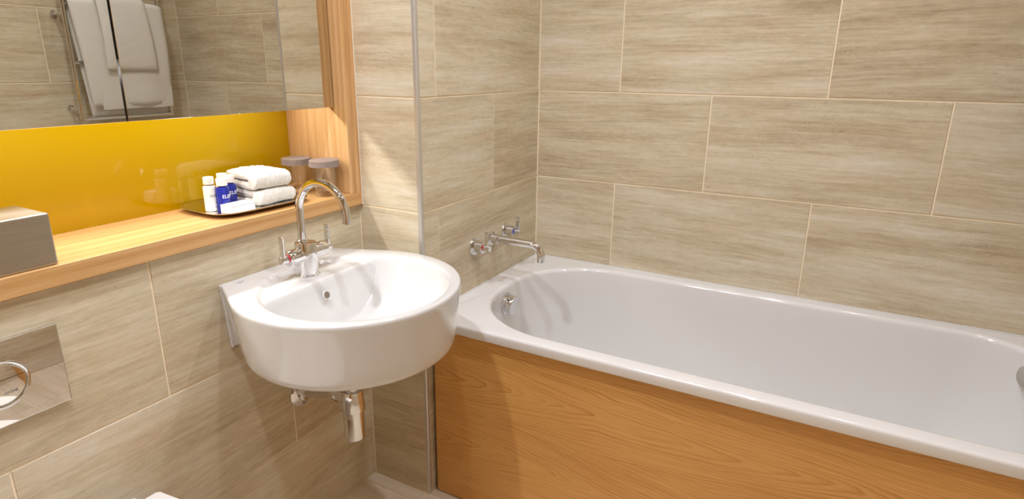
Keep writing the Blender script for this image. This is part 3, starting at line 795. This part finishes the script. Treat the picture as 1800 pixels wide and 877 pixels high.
# bottles
def on_cylinder(bm, r, ang, cx, cy, z):
    for v in bm.verts:
        a = ang+v.co.x/r; rad = r+v.co.z
        v.co = Vector((cx+rad*math.cos(a), cy+rad*math.sin(a), z+v.co.y))
    return bm
def bottle(label, cx, cy, mat, r, h, words, facing, pm, dark=False):
    z = TZT+.0002
    root = thing('toiletry_bottle', label, 'bottle', (cx, cy, z), 0, 'small toiletry bottles on the tray')
    bm = B(); lathe(bm, [(r*.86, 0), (r*.97, .0012), (r, .004), (r, h-.004), (r*.95, h-.0012), (r*.80, h), (r*.55, h+.0008), (r*.55, h+.004)], (cx, cy, z), (0, 0, 1), 36); body = obj('body', bm, mat, root, angle=40)
    bm = B(); lathe(bm, [(r*.60, h+.0025), (r*.60, h+.0042)], (cx, cy, z), (0, 0, 1), 28); obj('neck_band', bm, M['dark_print'], root)
    bm = B(); lathe(bm, [(r*.82, h+.0042), (r*.84, h+.005), (r*.84, h+.0195), (r*.80, h+.0208), (r*.3, h+.021)], (cx, cy, z), (0, 0, 1), 32); obj('cap', bm, M['white_plastic'], root, label='white cap')
    if words:
        t = text_mesh(words, .0118 if not dark else .0085, .00015)
        on_cylinder(t, r+.0002, facing, cx, cy, z+h*.62); obj('lettering', t, pm, body, False, label='printed name')
    if dark:
        t = B()
        for dx, dz, wd in ((.002, .021, .006), (.003, .018, .004), (.001, .010, .009)): 
            box(t, dx-wd/2, dx+wd/2, dz-.0005, dz+.0005, -.0001, .0002); bmesh.ops.subdivide_edges(t, edges=[e for e in t.edges if abs(e.verts[0].co.x-e.verts[1].co.x) > .002], cuts=4)
        on_cylinder(t, r+.0002, facing, cx, cy, z); obj('small_print', t, M['dark_print'], body, False)
    return root
bottle('white toiletry bottle at the left front of the bottle cluster', -.120, -.3745, M['white_plastic'], .0142, .0600, 'ELEMIS', math.radians(14), M['grey_print'], True)
bottle('blue toiletry bottle with white cap in front, beside the white bottle', -.0985, -.3555, M['blue_glass'], .0150, .0560, 'ELEMIS', math.radians(22), M['white_print'])
bottle('blue toiletry bottle with white cap next to the folded cloths', -.131, -.3120, M['blue_glass'], .0150, .0540, 'ELEMIS', math.radians(22), M['white_print'])
bottle('toiletry bottle standing at the back of the cluster, only its white cap showing', -.1585, -.3110, M['white_plastic'], .0145, .0560, None, 0, M['white_print'])

# small card box
bx = thing('soap_box', 'small white card box lying on the tray in front of the bottles', 'box', (-.0620, -.3455, TZT+.0003), math.radians(2))
bm = B(); box(bm, -.0215, .0215, -.032, .032, 0, .019, .0006, 1)
bm.transform(WM[bx.name]); obj('carton', bm, M['paper'], bx, False)
bm = B(); e = .0215
for z in (.0014, .0176): box(bm, e, e+.0001, -.0315, .0315, z-.0003, z+.0003); box(bm, -.021, .021, -.0321, -.032, z-.0003, z+.0003)
for y in (-.0310, .0310): box(bm, e, e+.0001, y-.0003, y+.0003, .0014, .0176)
for x in (-.0205, .0205): box(bm, x-.0003, x+.0003, -.0321, -.032, .0014, .0176)
box(bm, -.008, -.0055, -.012, .016, .019, .01915); box(bm, -.0005, .0008, -.008, .010, .019, .01915)
bm.transform(WM[bx.name]); obj('printed_border', bm, M['grey_print'], bx, False, label='thin grey printed lines')

# tumblers with pleated paper lids
def tumbler(label, cx, cy):
    z = SZ+.0004
    root = thing('tumbler', label, 'glass', (cx, cy, z), 0, 'covered tumblers on the shelf')
    prof = [(.0302, .020), (.0306, .023), (.0330, .045), (.0362, .086), (.0357, .0872), (.0345, .086), (.0312, .045), (.0288, .021)]
    bm = B(); lathe(bm, prof, (cx, cy, z), (0, 0, 1), 48, False, False); obj('glass_wall', bm, M['glass_thin'], root, angle=50)
    bm = B(); lathe(bm, [(.012, .0015), (.022, 0), (.0252, .0002), (.0275, .002), (.0302, .020), (.0288, .021), (.022, .0165), (.012, .0150)], (cx, cy, z), (0, 0, 1), 48); obj('glass_base', bm, M['glass'], root, angle=50)
    n = 128; rings = []
    for r, h, a in ((.0393, .0795, .0006), (.0391, .0800, .0006), (.0384, .0945, .0004), (.0374, .0962, .0002), (.0315, .0968, 0), (.0297, .0960, 0), (.012, .0962, 0)):
        rings.append([(cx+(r+a*(1 if i % 2 else -1))*math.cos(2*PI*i/n), cy+(r+a*(1 if i % 2 else -1))*math.sin(2*PI*i/n), z+h) for i in range(n)])
    inner_ = [[(cx+.0384*math.cos(2*PI*i/n), cy+.0384*math.sin(2*PI*i/n), z+.0795) for i in range(n)], [(cx+.0371*math.cos(2*PI*i/n), cy+.0371*math.sin(2*PI*i/n), z+.0905) for i in range(n)]]
    bm = B(); loft(bm, inner_[::-1]+rings, True, True); obj('paper_lid', bm, M['lid'], root, angle=20, label='grey-brown pleated paper lid')
tumbler('covered glass tumbler nearer the front edge of the shelf', -.033, -.0915)
tumbler('covered glass tumbler at the back, beside the folded cloths and yellow panel', -.124, -.1035)

# ------------------------------------------------------------------ ceiling downlights
for i, (x, y, p) in enumerate(SPOTS):
    lbl = ['over the floor before the tub', 'in front of the flush plate', 'in front of the basin', 'added as fill over the bathtub', 'added as fill near the door'][i]
    dl = thing('downlight', 'recessed round ceiling downlight ' + lbl, 'light', (x, y, CEIL), 0, 'ceiling downlights')
    bm = B(); lathe(bm, [(.052, 0), (.052, -.004), (.040, -.006), (.036, -.001)], (x, y, CEIL-.0002), (0, 0, 1), 32, False, False); obj('trim_ring', bm, M['chrome_soft'], dl)
    bm = B(); lathe(bm, [(.036, -.001), (.036, -.0025)], (x, y, CEIL), (0, 0, 1), 28); obj('lens', bm, M['lamp'], dl)
